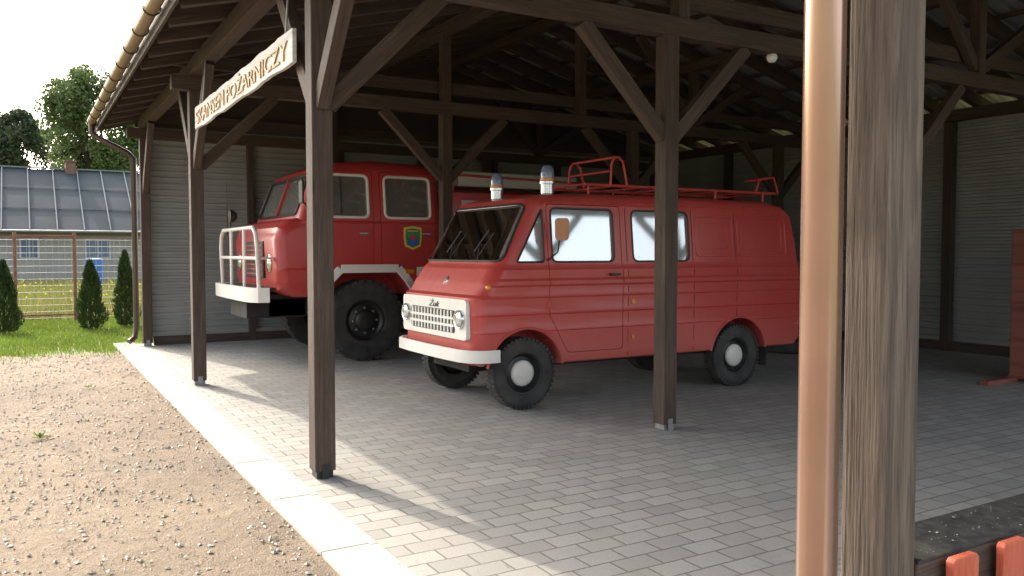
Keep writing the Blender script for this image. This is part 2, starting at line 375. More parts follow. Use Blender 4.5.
o=pebbles(48000,(-5,1.24),(1.5,13.9),.0035,.018,'gravel_stones',-.008); tag(o,'loose pebbles scattered over the sandy yard beside the kerb','gravel',kind='stuff')
o=pebbles(1500,(1.25,2.2),(1.5,13.9),.002,.008,'sand_grit',.008); tag(o,'fine sand grit strewn over the pale kerb and paving edge','grit',kind='stuff')
def blades(n,xr,yr,h0,h1,wd,name,mat,label,cat,z=-.03,dens=None):
    X=xr[0]+(xr[1]-xr[0])*rng.random(n); Y=yr[0]+(yr[1]-yr[0])*rng.random(n)
    if dens is not None: k=dens(X,Y); X=X[k];Y=Y[k];n=len(X)
    h=h0+(h1-h0)*rng.random(n); a=rng.random(n)*6.28; dx=np.cos(a)*wd; dy=np.sin(a)*wd; lx=(rng.random(n)-.5)*h*.8; ly=(rng.random(n)-.5)*h*.8
    V=np.stack([np.stack([X-dx,Y-dy,np.full(n,z)],1),np.stack([X+dx,Y+dy,np.full(n,z)],1),np.stack([X+lx,Y+ly,z+h],1)],1).reshape(-1,3)
    o=raw(name,V,np.arange(3*n).reshape(-1,3),mat); tag(o,label,cat,kind='stuff'); return o
blades(70000,(-7,3),(13.0,21),.03,.09,.008,'grass','grass','short bright green grass growing between gravel and wire fence','grass',dens=lambda X,Y:(Y>14.3+.35*np.sin(X*3)-rng.random(len(X))**3*1.6)&((X<1.45)|(Y>15.2)))
blades(70000,(-14,9),(21,41),.15,.55,.018,'meadow_grass','straw','tall yellow-green meadow grass behind the wire fence','grass',z=-.06)
n=500; P=np.stack([-12+20*rng.random(n),21.3+17*rng.random(n),.25+.3*rng.random(n)],1); d=.024
V=(P[:,None]+np.array([(-d,0,0),(d,0,0),(0,0,d*1.4),(0,d,-d)])[None]).reshape(-1,3)
o=raw('meadow_flowers',V,(np.array([(0,1,2),(0,1,3)])[None]+4*np.arange(n)[:,None,None]).reshape(-1,3),'flower'); tag(o,'small yellow flowers dotted through the tall meadow grass','flowers',kind='stuff')
def weed(x,y,s,label,n=22):
    t=thing('weed_plant',(x,y,0),label,'weed')
    V=[];Fc=[]
    for i in range(n):
        a=random.random()*6.28; l=s*random.uniform(.5,1); wd=s*.07; c,q=math.cos(a),math.sin(a)
        e=random.uniform(.2,1.2); k=len(V)
        V+= [(x,y,0),(x+c*l*.5-q*wd,y+q*l*.5+c*wd,l*.5*e),(x+c*l,y+q*l,l*.6*e),(x+c*l*.5+q*wd,y+q*l*.5-c*wd,l*.5*e)]; Fc.append((k,k+1,k+2,k+3))
    raw('leaves',V,Fc,'grass',t)
def gp(px,py):
    d=CH*F/(py-HY); l=(px-512)/F*d; c,s=math.cos(YAW),math.sin(YAW); return (d*s+l*c, d*c-l*s)
x,y=gp(36,440); weed(x,y,.12,'small green weed growing alone on the gravel nearest the left edge')
x,y=gp(88,388); weed(x,y,.09,'tiny green weed growing on the gravel farther from the camera',14)
# ------------------------------------------------------------ shelter
SH=thing('wooden_shelter',(6.95,7.8,0),'large open wooden shelter with dark posts, pitched roof and grey sheet walls over both vehicles','shelter')
XS=[1.7,4.8,7.9,11.0]; YS=[1.2,5.4,9.9,14.42]; PT=3.29; SL=.27; ZE=3.62
def zr(x): return ZE+(min(x,13.9-x)-1.7)*SL
for yi,Y in enumerate(YS):
    for xi,X in enumerate(XS):
        if (xi,yi)==(1,1): X=4.67
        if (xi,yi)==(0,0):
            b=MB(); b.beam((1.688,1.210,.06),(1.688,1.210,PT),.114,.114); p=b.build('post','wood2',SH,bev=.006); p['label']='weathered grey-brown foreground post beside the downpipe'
        else:
            b=MB(); b.beam((X,Y,.05),(X,Y,PT),.14,.14); p=b.build('post','wood',SH,bev=.007)
            b=MB(); b.box(X-.025,X+.025,Y-.074,Y-.071,.0,.10); b.box(X-.025,X+.025,Y+.071,Y+.074,0,.10); b.box(X-.055,X+.055,Y-.055,Y+.055,.005,.05)
            b.build('post_shoe','zinc' if (xi,yi)!=(0,1) else 'black',p)
        dirs=[(1,0),(-1,0),(0,1),(0,-1)]
        if yi==3: dirs=[(0,-1)] if xi==0 else []
        if yi==0: dirs=[d for d in dirs if d[1]!=-1]
        if xi==0: dirs=[d for d in dirs if d[0]!=-1]
        else: dirs=[d for d in dirs if d[1]==0]
        for dx,dy in dirs:
            run=.88; zt=PT if dx else PT+.16
            b=MB(); b.beam((X+dx*.05,Y+dy*.05,2.46),(X+dx*run,Y+dy*run,zt),.09 if dx else .085,.12); b.build('brace','wood',p,bev=.005)
    b=MB(); b.beam((1.45,Y,PT+.08),(12.3,Y,PT+.08),.13,.16); b.build('tie_beam','wood',SH,bev=.006)
    for X in (4.8,9.1):
        b=MB(); b.beam((X,Y,PT+.16),(X,Y,zr(X)-.15),.12,.12); b.build('queen_post','wood',SH,bev=.005)
        if X>5:
            for s in (1,-1):
                b=MB(); b.beam((X+s*.05,Y,PT+.22),(X+s*1.1,Y,zr(X+s*1.1)-.02),.08,.12); b.build('strut','wood',SH)
    b=MB(); b.beam((6.95,Y,PT+.16),(6.95,Y,zr(6.95)-.16),.12,.12); b.build('king_post','wood',SH,bev=.005)
    b=MB(); b.beam((1.5,Y+.095,PT+.36),(12.3,Y+.095,PT+.36),.05,.15); b.build('collar_beam','wood',SH)
for X,h in ((1.7,.17),(4.8,.15),(6.95,.16),(9.1,.15),(12.15,.17)):
    zt=zr(X); b=MB(); b.beam((X,.55,zt-h/2-.001),(X,15.0,zt-h/2-.001),.14,h-.004); b.build('purlin','wood',SH,bev=.006)
Y=.6
while Y<15.05:
    for s in (0,1):
        a=(1.13,Y,zr(1.13)+.075) ; c=(6.95,Y,zr(6.95)+.075)
        if s: a=(12.77,Y,zr(12.77)+.075); c=(6.96,Y,zr(6.95)+.075)
        b=MB(); b.beam(a,c,.10,.16); b.build('rafter','wood',SH,bev=.004)
    Y+=.66
for s in (0,1):
    for k in range(10):
        X=1.15+k*.63
        if s: X=13.9-X
        b=MB(); b.beam((X,.35,zr(X)+.175),(X,15.2,zr(X)+.175),.10,.035); b.build('batten','wood',SH)
def corr_roof(s):
    V=[];Fc=[]; ys=[]; y=.3
    while y<15.25: ys+=[(y,0),(y+.10,0),(y+.125,.035),(y+.175,.035)]; y+=.2
    xs=[1.07,6.95] if not s else [12.83,6.95]
    for (y,h) in ys:
        for x in xs: V.append((x,y,zr(x)+.205+h))
    for i in range(len(ys)-1): a=2*i; Fc.append((a,a+1,a+3,a+2))
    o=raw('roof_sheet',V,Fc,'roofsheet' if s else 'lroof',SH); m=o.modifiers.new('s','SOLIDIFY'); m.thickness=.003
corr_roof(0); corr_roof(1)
b=MB(); b.beam((1.09,.3,zr(1.09)+.11),(1.09,15.2,zr(1.09)+.11),.025,.2); b.build('fascia_board','wood',SH)
for Yb in (.28,15.24):
    for s in (0,1):
        x0=1.06 if not s else 12.84
        b=MB(); b.beam((x0,Yb,zr(x0)+.12),(6.95,Yb,zr(6.95)+.12),.025,.2); b.build('barge_board','wood',SH)
GX=1.0; GZ=3.60
V=[];Fc=[]; N=10
for Yg in (.3,15.25):
    for k in range(N+1):
        a=math.pi*k/N; V.append((GX+math.cos(a)*.065,Yg,GZ-math.sin(a)*.07))
for k in range(N): Fc.append((k,k+1,N+2+k,N+1+k))
Fc.append(tuple(range(N+1))); Fc.append(tuple(range(N+1,2*N+2)))
g=raw('gutter',V,Fc,'gutter',SH); m=g.modifiers.new('s','SOLIDIFY'); m.thickness=.004
for k in range(19):
    y=.6+k*.8; b=MB(); b.tube([(GX+math.cos(a)*.073,y,GZ-math.sin(a)*.078) for a in [math.pi*i/8 for i in range(9)]],.007,5); b.build('gutter_bracket','dbrown',g)
b=MB(); b.tube([(GX,14.95,3.54),(GX,14.95,3.42),(1.03,14.92,3.35),(1.50,14.72,3.08),(1.57,14.69,3.0),(1.57,14.69,.3),(1.54,14.67,.12),(1.45,14.6,.06)],.045,12); b.build('downpipe','dbrown',SH,smooth=True,ang=60)
b=MB(); b.tube([(1.560,1.275,0.02),(1.560,1.275,3.0),(1.5,1.26,3.12),(1.05,1.1,3.42),(GX,1.08,3.54)],.0455,32); dp=b.build('downpipe','brown',SH,smooth=True,ang=60)
for z in (.35,2.3): b=MB(); b.lathe((1.560,1.275,z),(0,0,1),[(.0455,0),(.050,0),(.050,.03),(.0455,.03)],28); b.build('pipe_clamp','brown',dp)
def corr_wall(p0,p1,z0,z1,nrm,name='wall_sheet'):
    V=[];Fc=[]; zs=[]; z=z0
    while z<z1: zs+=[(z,0),(z+.045,0),(z+.052,.035),(z+.085,.035)]; z+=.100
    for (z,h) in zs:
        for p in (p0,p1): V.append((p[0]+nrm[0]*h,p[1]+nrm[1]*h,min(z,z1)))
    for i in range(len(zs)-1): a=2*i; Fc.append((a,a+1,a+3,a+2))
    raw(name,V,Fc,'sheet',SH)
corr_wall((1.66,14.58),(12.3,14.58),.12,3.5,(0,-1))
corr_wall((12.25,14.6),(12.25,.9),.12,3.56,(-1,0))
b=MB(); b.prism([(1.6,3.5),(12.3,3.5),(12.3,zr(12.3)+.15),(6.95,zr(6.95)+.15),(1.6,zr(1.6)+.15)],lambda x,z:(x,14.60,z),lambda x,z:(x,14.64,z)); b.build('gable_boarding','plank',SH)
for X in (3.36,4.95,6.5,8.1,9.6,11.2,12.15): b=MB(); b.beam((X,14.49,0),(X,14.49,3.3),.1,.1); b.build('wall_stud','wood',SH)
for Y in (1.2,3.2,5.4,7.6,9.9,12.2): b=MB(); b.beam((12.15,Y,0),(12.15,Y,3.45),.13,.13); b.build('wall_stud','wood',SH)
b=MB(); b.beam((1.8,14.5,.07),(12.2,14.5,.07),.1,.13); b.build('sill_beam','wood',SH)
b=MB(); b.beam((12.16,1,.07),(12.16,14.4,.07),.12,.14); b.build('sill_beam','wood',SH)
b=MB(); b.beam((1.75,1.24,.71),(9,1.24,.71),.18,.15); r_=b.build('side_rail','wood',SH,bev=.006)
b=MB(); b.box(1.755,9,1.152,1.328,.786,.792); c_=b.build('rail_capping','bitumen',r_)
o=pebbles(260,(1.75,4),(1.17,1.32),.0015,.005,'grit',.793,r_); o['kind']='stuff'
# sign
SG=thing('shelter_sign',(1.6,7.4,2.74),'long pale weathered board with gold lettering SKANSEN POŻARNICZY hanging under the left eave beam','sign')
top=[];bot=[]
for k in range(41):
    y=9.24-3.64*k/40; top.append((y,3.00+.005*math.sin(k*.9)+random.uniform(-.003,.003))); bot.append((y,2.775+.006*math.sin(k*.6+1)+random.uniform(-.003,.003)))
b=MB(); b.prism(top+bot[::-1],lambda y,z:(1.585,y,z),lambda y,z:(1.615,y,z)); b.build('board','board',SG,bev=.004)
text('SKANSEN',1.36,.135,.006,basis((0,-1,0),(0,0,1),(1.580,8.45,2.880)),'lettering','gold',SG)
text('POŻARNICZY',1.95,.165,.006,basis((0,-1,0),(0,0,1),(1.580,6.685,2.895)),'lettering','gold',SG)
b=MB(); b.tube([(1.62,9.0,2.97),(1.66,9.0,3.5)],.008,6); b.build('hanger','zinc',SG)
b=MB(); b.tube([(1.62,5.9,2.97),(1.66,5.9,3.5)],.008,6); b.build('hanger','zinc',SG)
CL=thing('ceiling_light',(5.9,5.32,3.2),'small white lamp fitted under the tie beam right of the middle post','lamp')
b=MB(); b.lathe((5.9,5.4,3.215),(0,0,1),[(0,0),(.03,.005),(.045,.03),(.05,.05),(.04,.073)],16); b.build('lamp_shade','wframe',CL,smooth=True)
PF=thing('picket_fence',(3,1.12,0),'low fence of orange-red pickets fixed in front of the foreground rail','fence')
for k in range(7):
    x=1.880+k*.205; b=MB(); b.prism([(x-.05,.05),(x+.05,.05),(x+.05,.785),(x+.04,.793),(x-.04,.793),(x-.05,.785)],lambda a,z:(a,1.112,z),lambda a,z:(a,1.134,z)); b.build('picket','picket',PF,bev=.003)
b=MB(); b.box(1.8,3.3,1.134,1.148,.2,.28); b.build('rail','picket',PF)
b=MB(); b.box(1.8,3.3,1.134,1.148,.55,.62); b.build('rail','picket',PF)
# ------------------------------------------------------------ vehicles
def loft(profile,cy,hw,r,steps,zcuts,wf,dw=0,warp=None):
    n=len(profile); area=sum(profile[i][0]*profile[(i+1)%n][1]-profile[(i+1)%n][0]*profile[i][1] for i in range(n)); sg=1 if area>0 else -1
    def inset(o):
        if warp: return [warp(x,z,o) for x,z in profile]
        out=[]
        for i in range(n):
            p=Vector(profile[i]); a=(p-Vector(profile[i-1])).normalized(); c=(Vector(profile[(i+1)%n])-p).normalized()
            n1=Vector((a.y,-a.x))*sg; n2=Vector((c.y,-c.x))*sg; m=(n1+n2)/max(.4,(1+n1.dot(n2)))
            q=p-m*o; out.append((q.x,q.y))
        return out
    b=MB(); bm=b.bm; secs=[]
    for k in range(steps+1):
        th=math.pi/2*k/steps; secs.append((hw-r*(1-math.cos(th)),r*(1-math.sin(th))))
    secs=[(-y,o) for y,o in secs]+[(y,o) for y,o in reversed(secs)]
    rings=[[bm.verts.new((x,y,z)) for x,z in inset(o)] for y,o in secs]
    for A,B in zip(rings,rings[1:]):
        for i in range(n): bm.faces.new([A[i],A[(i+1)%n],B[(i+1)%n],B[i]])
    bm.faces.new(rings[0]); bm.faces.new(rings[-1][::-1])
    for z in zcuts:
        bmesh.ops.bisect_plane(bm,geom=bm.verts[:]+bm.edges[:]+bm.faces[:],plane_co=(0,0,z),plane_no=(0,0,1),dist=1e-4)
    for v in bm.verts: v.co.y=cy+v.co.y*(wf(v.co.z)-dw)/(hw)
    return b.temp()
def interp(tab):
    def f(z):
        if z<=tab[0][0]: return tab[0][1]
        for (a,u),(c,v) in zip(tab,tab[1:]):
            if z<=c: return u+(v-u)*(z-a)/(c-a)
        return tab[-1][1]
    return f
def yprism(poly,y0,y1):
    return MB().prism(poly,lambda x,z:(x,y0,z),lambda x,z:(x,y1,z)).temp()
def wheel(parent,x,yo,s,r,wd,hubmat,hubr,tread=0,rimf=.56):
    t=bpy.data.objects.new('wheel',None); COL.objects.link(t); t.parent=parent; W[t.name]=wl(parent)
    ax=(0,s,0); c=(x,yo,r); rim=r*rimf
    b=MB(); b.lathe(c,ax,[(rim,.035),(rim*1.05,.012),(r*.78,0),(r*.9,.006),(r*.955,.022),(r*.985,.045),(r*.99,wd*.5),(r*.985,wd-.045),(r*.955,wd-.022),(r*.78,wd),(rim,wd-.03)],48,closed=True)
    nb=tread or 44
    for k in range(nb):
        for off in ((.03,.45),(.5,.97)):
            a=2*math.pi*(k+(.5 if off[0]>.3 else 0))/nb; ca,sa=math.cos(a),math.sin(a); hw_=math.pi*r/nb*(.62); h0,h1=r*.93,r*1.0
            cs=[]
            for rad in (h0,h1):
                for (tt,yy) in ((-hw_,off[0]),(hw_,off[0]),(hw_,off[1]),(-hw_,off[1])):
                    cs.append((x+ca*rad-sa*tt,yo+s*wd*yy,r+sa*rad+ca*tt))
            b.quadbox(cs)
    b.build('tyre','tyre',t,smooth=True,ang=40)
    b=MB(); b.lathe(c,ax,[(0,.05),(rim*.45,.05),(rim*.62,.075),(rim*.8,.085),(rim*.93,.06),(rim*.97,.03),(rim*1.03,.028),(rim*1.03,.05),(rim,.06),(rim,.1)],40); b.build('rim','black',t,smooth=True)
    b=MB(); b.lathe(c,ax,[(0,.012),(hubr*.6,.014),(hubr*.88,.028),(hubr,.045),(hubr,.06)],32); b.build('hub_cap',hubmat,t,smooth=True,ang=60)
    if tread:
        b=MB()
        for k in range(8):
            a=2*math.pi*k/8; b.lathe((x+math.cos(a)*rim*.62,yo+s*.07,r+math.sin(a)*rim*.62),(0,-s,0),[(.018,-.01),(.018,.02),(0,.024)],6)
        b.build('wheel_nuts','zinc',t)
    return t
def ring(b,pts3,r,seg=6): b.tube(pts3,r,seg,closed=True)
# ---- van
VC=7.53; HW=.83; RF=.15
VN=thing('fire_van',(5.7,VC,0),'small faded red fire van with white grille, two roof beacons and red roof rack','van')
tabv=[(.4,.815),(.50,.828),(.74,.83),(.75,.839),(.775,.83),(.90,.832),(.912,.843),(.937,.832),(1.06,.832),(1.072,.841),(1.095,.832),(1.17,.832),(1.19,.849),(1.225,.849),(1.25,.832),(1.33,.832),(1.35,.82),(1.385,.812),(1.96,.755),(2.1,.72)]
wv=interp(tabv)
cl=lambda v:max(0.,min(1.,v))
def vwarp(x,z,o):
    x2=x+o*(1-cl((x-4.2)/.9))-o*.4*cl((x-7.0)/.8)
    z2=z-o*.55*cl((z-1.85)/.25)+o*.2*(1-cl((z-.45)/.3))
    return (x2,z2)
prof=[(3.62,.47),(3.545,.55),(3.525,1.03),(3.53,1.075),(3.575,1.10),(3.735,1.345),(3.775,1.385),(4.09,1.955),(4.15,2.015),(4.32,2.06),(4.8,2.085),(5.8,2.10),(7.4,2.085),(7.64,2.04),(7.77,1.92),(7.83,1.6),(7.87,1.1),(7.87,.50),(7.8,.41),(3.7,.41)]
body=loft(prof,VC,HW,RF,5,[t[0]+.0007 for t in tabv[1:-1]],wv,warp=vwarp)
cav=loft([(3.84,.8),(3.84,1.39),(4.14,1.94),(4.24,1.975),(4.5,1.995),(7.2,2.005),(7.2,.8)],VC,HW,.12,3,[1.4,1.955],wv,dw=.035,warp=vwarp)
boolean(body,cav,'DIFFERENCE')
for xa in (4.09,6.86):
    for s in (-1,1):
        y0=VC+s*.5; y1=VC+s*1.2
        poly=[(xa+.415*math.cos(a),.36+.415*math.sin(a)) for a in [2*math.pi*(k+.3)/40 for k in range(40)]]
        boolean(body,yprism(poly,min(y0,y1),max(y0,y1)),'DIFFERENCE')
wins={'quarter':rpoly([(3.995,1.405),(4.295,1.405),(4.295,1.915)],.025),'doorw':rpoly([(4.395,1.405),(5.14,1.405),(5.14,1.925),(4.395,1.925)],.06),'sidew':rpoly([(5.38,1.405),(6.14,1.405),(6.14,1.925),(5.38,1.925)],.07)}
for k,poly in wins.items(): boolean(body,yprism(poly,VC-1.2,VC+1.2),'DIFFERENCE')
def wx(z): return 3.775+(z-1.385)*(.315/.57)
wsp=rpoly([(-.785,1.415),(.785,1.415),(.728,1.955),(-.728,1.955)],.06)
boolean(body,MB().prism(wsp,lambda y,z:(wx(z)-.12,VC+y,z),lambda y,z:(wx(z)+.23,VC+y,z)).temp(),'DIFFERENCE')
dpoly=rpoly([(4.345,.90),(4.345,1.965),(5.235,1.965),(5.235,.52),(4.56,.52)],.04)
def shrink(poly,o):
    cx=sum(p[0] for p in poly)/len(poly); cz=sum(p[1] for p in poly)/len(poly)
    mx=max(abs(p[0]-cx) for p in poly); mz=max(abs(p[1]-cz) for p in poly)
    return [(cx+(x-cx)*(1-o/mx),cz+(z-cz)*(1-o/mz)) for x,z in poly]
def cut_door(body,poly,y0,y1,name,mat,parent):
    d=clone(body); boolean(d,yprism(shrink(poly,.007),y0,y1),'INTERSECT'); boolean(body,yprism(poly,y0,y1),'DIFFERENCE')
    return finish(d,name,mat,parent,smooth=True,ang=25)
door=cut_door(body,dpoly,VC-1.3,VC-.68,'door','red',VN)
BODY=finish(body,'body','red',VN,smooth=True,ang=25)
print('VAN verts',len(BODY.data.vertices),len(door.data.vertices))
b=MB(); b.box(4.2,7.6,VC-.5,VC+.5,.36,.46); b.box(3.7,4.0,VC-.4,VC+.4,.34,.5); b.tube([(7.5,VC-.3,.32),(7.95,VC-.35,.30)],.03,10); b.build('chassis','dark',VN)
b=MB(); b.box(4.5,5.24,VC-.76,VC-.68,.75,.82); b.build('door_sill','dark',VN)
def vside(x,z,off,s=-1): return (x,VC+s*(wv(z)-off),z)
for s in (-1,1):
    for nm,poly in wins.items():
        par=door if (nm=='doorw' and s==-1) else VN
        b=MB(); ring(b,[vside(x,z,-.002,s) for x,z in poly],.010); fr=b.build('window_frame','black' ,par,smooth=True)
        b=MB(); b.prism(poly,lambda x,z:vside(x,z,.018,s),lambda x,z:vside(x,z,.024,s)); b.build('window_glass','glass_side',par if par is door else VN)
def fx(y,z,off=0):
    yy=min(abs(y)*HW/wv(z),HW-1e-4); o=0
    if yy>HW-RF:
        c_=1-(HW-yy)/RF; c_=max(-1,min(1,c_)); o=RF*(1-math.sqrt(max(0,1-c_*c_)))
    return wx(z+o*.55*cl((z-1.85)/.25))+o+off
b=MB(); ring(b,[(fx(y,z,-.008),VC+y,z) for y,z in dens(wsp)],.013); b.build('windscreen_seal','black',VN,smooth=True)
V=[];Fc=[]; NU=44; NV=8
for j in range(NV+1):
    z=1.408+.552*j/NV; hw_=.790-.058*j/NV
    for i in range(NU+1): y=-hw_+2*hw_*i/NU; V.append((fx(y,z,.012),VC+y,z))
for j in range(NV):
    for i in range(NU): a=j*(NU+1)+i; Fc.append((a,a+1,a+NU+2,a+NU+1))
g=raw('windscreen',V,Fc,'glass_wind',VN)
for p in g.data.polygons: p.use_smooth=True
for yy in (-.45,.15):
    b=MB(); b.tube([(wx(1.41)-.02,VC+yy,1.40),(wx(1.60)-.03,VC+yy+.12,1.60)],.005,6); b.tube([(wx(1.50)-.022,VC+yy+.16,1.50),(wx(1.72)-.022,VC+yy+.07,1.72)],.007,6); b.build('wiper','black',VN)
b=MB(); b.box(5.05,5.17,VC-.88,VC-.86,1.265,1.29); b.box(5.06,5.08,VC-.865,VC-.835,1.265,1.29); b.box(5.14,5.16,VC-.865,VC-.835,1.265,1.29); b.build('handle','black',door,bev=.003)
for z in (1.0,1.75): b=MB(); b.tube([(4.335,VC-wv(z)-.008,z-.03),(4.335,VC-wv(z)-.008,z+.03)],.012,8); b.build('hinge','rackred',door)
for s in (-1,1):
    b=MB(); b.tube([(4.28,VC+s*.752,1.965),(4.40,VC+s*.757,1.985),(4.6,VC+s*.757,1.99),(7.5,VC+s*.757,1.99),(7.66,VC+s*.75,1.95)],.012,6); b.build('drip_rail','rackred',VN,smooth=True)
for x0,x1 in ((6.24,6.78),(6.86,7.62)):
    p=rpoly([(x0,1.46),(x1,1.46),(x1,1.88),(x0,1.88)],.05)
    b=MB(); ring(b,[vside(x,z,-.002) for x,z in p],.011); b.build('pressed_panel','red',VN,smooth=True)
    p=shrink(p,.07); b=MB(); ring(b,[vside(x,z,-.001) for x,z in p],.007); b.build('pressed_panel','red',VN,smooth=True)
b=MB()
for x in (5.30,6.19,6.82):
    for z0,z1 in ((.45,.73),(.79,.89),(.95,1.05),(1.10,1.16),(1.26,1.32),(1.40,1.95)):
        if x>6.5 and z0<.75: continue
        b.beam(vside(x,z0,-.001),vside(x,z1,-.001),.006,.004,up=(1,0,0))
b.build('body_seam','dark',VN)
b=MB(); b.box(5.34,5.37,VC-.85,VC-.83,.98,1.02); b.box(5.34,5.37,VC-.85,VC-.83,.62,.66); b.build('reflector','orange',VN)
for xa in (4.09,6.86):
    b=MB(); b.tube([(xa+.42*math.cos(a),VC-wv(.36+.42*math.sin(a))-.004,.36+.42*math.sin(a)) for a in [R(9)+R(162)*k/24 for k in range(25)]],.014,6); b.build('arch_lip','red',VN,smooth=True)
# front
FY=.73
b=MB(); b.prism(rpoly([(-FY,.68),(FY,.68),(FY,1.055),(-FY,1.055)],.05),lambda y,z:(3.500,VC+y,z),lambda y,z:(3.56,VC+y,z)); fp=b.build('front_panel','white',VN,bev=.004)
b=MB(); b.prism(rpoly([(-.50,.735),(.50,.735),(.50,.95),(-.50,.95)],.03),lambda y,z:(3.494,VC+y,z),lambda y,z:(3.510,VC+y,z)); gr=b.build('grille','black',VN)
b=MB()
for k in range(13): y=-.45+k*.075; b.box(3.483,3.496,VC+y-.012,VC+y+.012,.74,.945)
for z in (.805,.875): b.box(3.480,3.494,VC-.50,VC+.50,z-.012,z+.012)
b.build('grille_bars','white',gr)
text('Żuk',.24,.075,.004,basis((0,-1,0),(0,0,1),(3.498,VC-.05,1.003)),'lettering','black',fp,shear=.4)
for s in (-1,1):
    hc=(3.503,VC+s*.615,.875)
    b=MB(); b.lathe(hc,(-1,0,0),[(.088,-.01),(.092,.02),(.086,.035),(.075,.03)],28); h=b.build('headlight','chrome',VN,smooth=True)
    b=MB(); b.lathe(hc,(-1,0,0),[(.076,.02),(.06,.036),(.03,.044),(0,.046)],28); b.build('lens','lens',h,smooth=True,ang=80)
    b=MB(); b.lathe((3.70,VC+s*.80,1.17),(-.8,s*.5,.2),[(.03,-.03),(.03,.015),(.02,.028),(0,.033)],16); b.build('indicator','orange',VN,smooth=True,ang=80)
b=MB(); b.lathe((3.655,VC,1.22),(-.86,0,.5),[(0,.012),(.04,.01),(.05,0),(.05,-.02)],24); b.build('badge','chrome',VN,smooth=True)
pth=[(3.76,VC-.862),(3.68,VC-.868),(3.60,VC-.855),(3.53,VC-.80),(3.485,VC-.68),(3.465,VC-.4),(3.46,VC),(3.465,VC+.4),(3.485,VC+.70),(3.55,VC+.78),(3.66,VC+.83),(3.76,VC+.84)]
b=MB(); ribbon(b,pth[::-1],.485,.60,-.045); b.build('bumper','white',VN,smooth=True,ang=50)
b=MB(); b.box(3.5,3.62,VC-.6,VC+.6,.5,.58); b.build('bumper_bracket','dark',VN)
for xa in (4.09,6.86):
    wheel(VN,xa,VC-.805,1,.345,.17,'white',.125); wheel(VN,xa,VC+.805,-1,.345,.17,'white',.125)
b=MB(); b.box(7.32,7.335,VC-.80,VC-.6,.2,.47); b.build('mud_flap','tyre',VN)
for y in (-.42,.35):
    b=MB(); b.box(4.75,5.2,VC+y-.24,VC+y+.24,.95,1.12); b.beam((5.18,VC+y,1.1),(5.3,VC+y,1.62),.46,.1,up=(1,0,0)); b.build('seat','seat',VN,bev=.04,seg=3)
b=MB(); b.box(4.0,4.25,VC-.70,VC+.70,1.2,1.36); b.build('dashboard','dark',VN,bev=.03)
b=MB(); ring(b,[(4.42+.09*math.cos(a),VC+.35+.2*math.sin(a),1.46+.17*math.cos(a)) for a in [2*math.pi*k/24 for k in range(24)]],.012); b.tube([(4.42,VC+.35,1.46),(4.2,VC+.35,1.3)],.02,8); b.build('steering_wheel','black',VN,smooth=True)
b=MB(); b.tube([(4.34,VC-.81,1.42),(4.37,VC-.94,1.50),(4.39,VC-.96,1.72)],.008,8); mi=b.build('mirror_arm','black',VN)
b=MB(); b.prism(rpoly([(-.07,1.61),(.07,1.61),(.075,1.82),(-.075,1.82)],.04),lambda y,z:(4.39+ y*.8,VC-.98-y*.45,z),lambda y,z:(4.405+y*.8,VC-.955-y*.45,z)); b.build('mirror','mirror',mi,bev=.006)
for y,l in ((-.52,'blue beacon on the near side of the van roof'),(.5,'blue beacon on the far side of the van roof')):
    c=(4.52,VC+y,2.04); b=MB(); b.lathe(c,(0,0,1),[(.085,0),(.085,.03),(.068,.04),(.068,.13),(.08,.135),(.08,.16),(.07,.165)],24); bc=b.build('beacon','chrome',VN,smooth=True); bc['label']=l
    b=MB(); b.lathe(c,(0,0,1),[(.068,.16),(.07,.24),(.06,.29),(.035,.32),(0,.33)],24); b.build('beacon_dome','blue',bc,smooth=True,ang=80)
    b=MB(); b.lathe(c,(0,0,1),[(.072,.165),(.074,.17),(.074,.19),(.072,.195)],24); b.build('beacon_band','orange',bc,smooth=True)
b=MB(); Y0,Y1=VC-.55,VC+.22
for Yr in (Y0,Y1):
    b.tube([(4.95,Yr,2.19),(7.72,Yr,2.19)],.015,8)
    for X in (5.0,5.9,6.75,7.5): b.tube([(X,Yr,2.04),(X,Yr,2.19)],.012,8)
    b.tube([(5.28,Yr,2.19),(5.29,Yr,2.40),(5.32,Yr,2.47),(5.38,Yr,2.49),(5.44,Yr,2.44),(5.50,Yr,2.19)],.013,8)
b.tube([(7.38,Y0,2.2),(7.45,Y0,2.34),(7.68,Y0,2.38),(7.76,Y0,2.19)],.013,8)
b.tube([(7.45,Y0,2.34),(7.45,Y0+.22,2.34),(7.68,Y0+.22,2.38),(7.68,Y0,2.38)],.012,8)
for X in [4.95+.395*k for k in range(8)]: b.tube([(X,Y0,2.19),(X,Y1,2.19)],.011,8)
b.tube([(5.34,Y0,2.485),(5.34,Y1,2.485)],.013,8); b.tube([(5.285,Y0,2.34),(5.285,Y1,2.34)],.011,8)
b.build('roof_rack','rackred',VN,smooth=True)
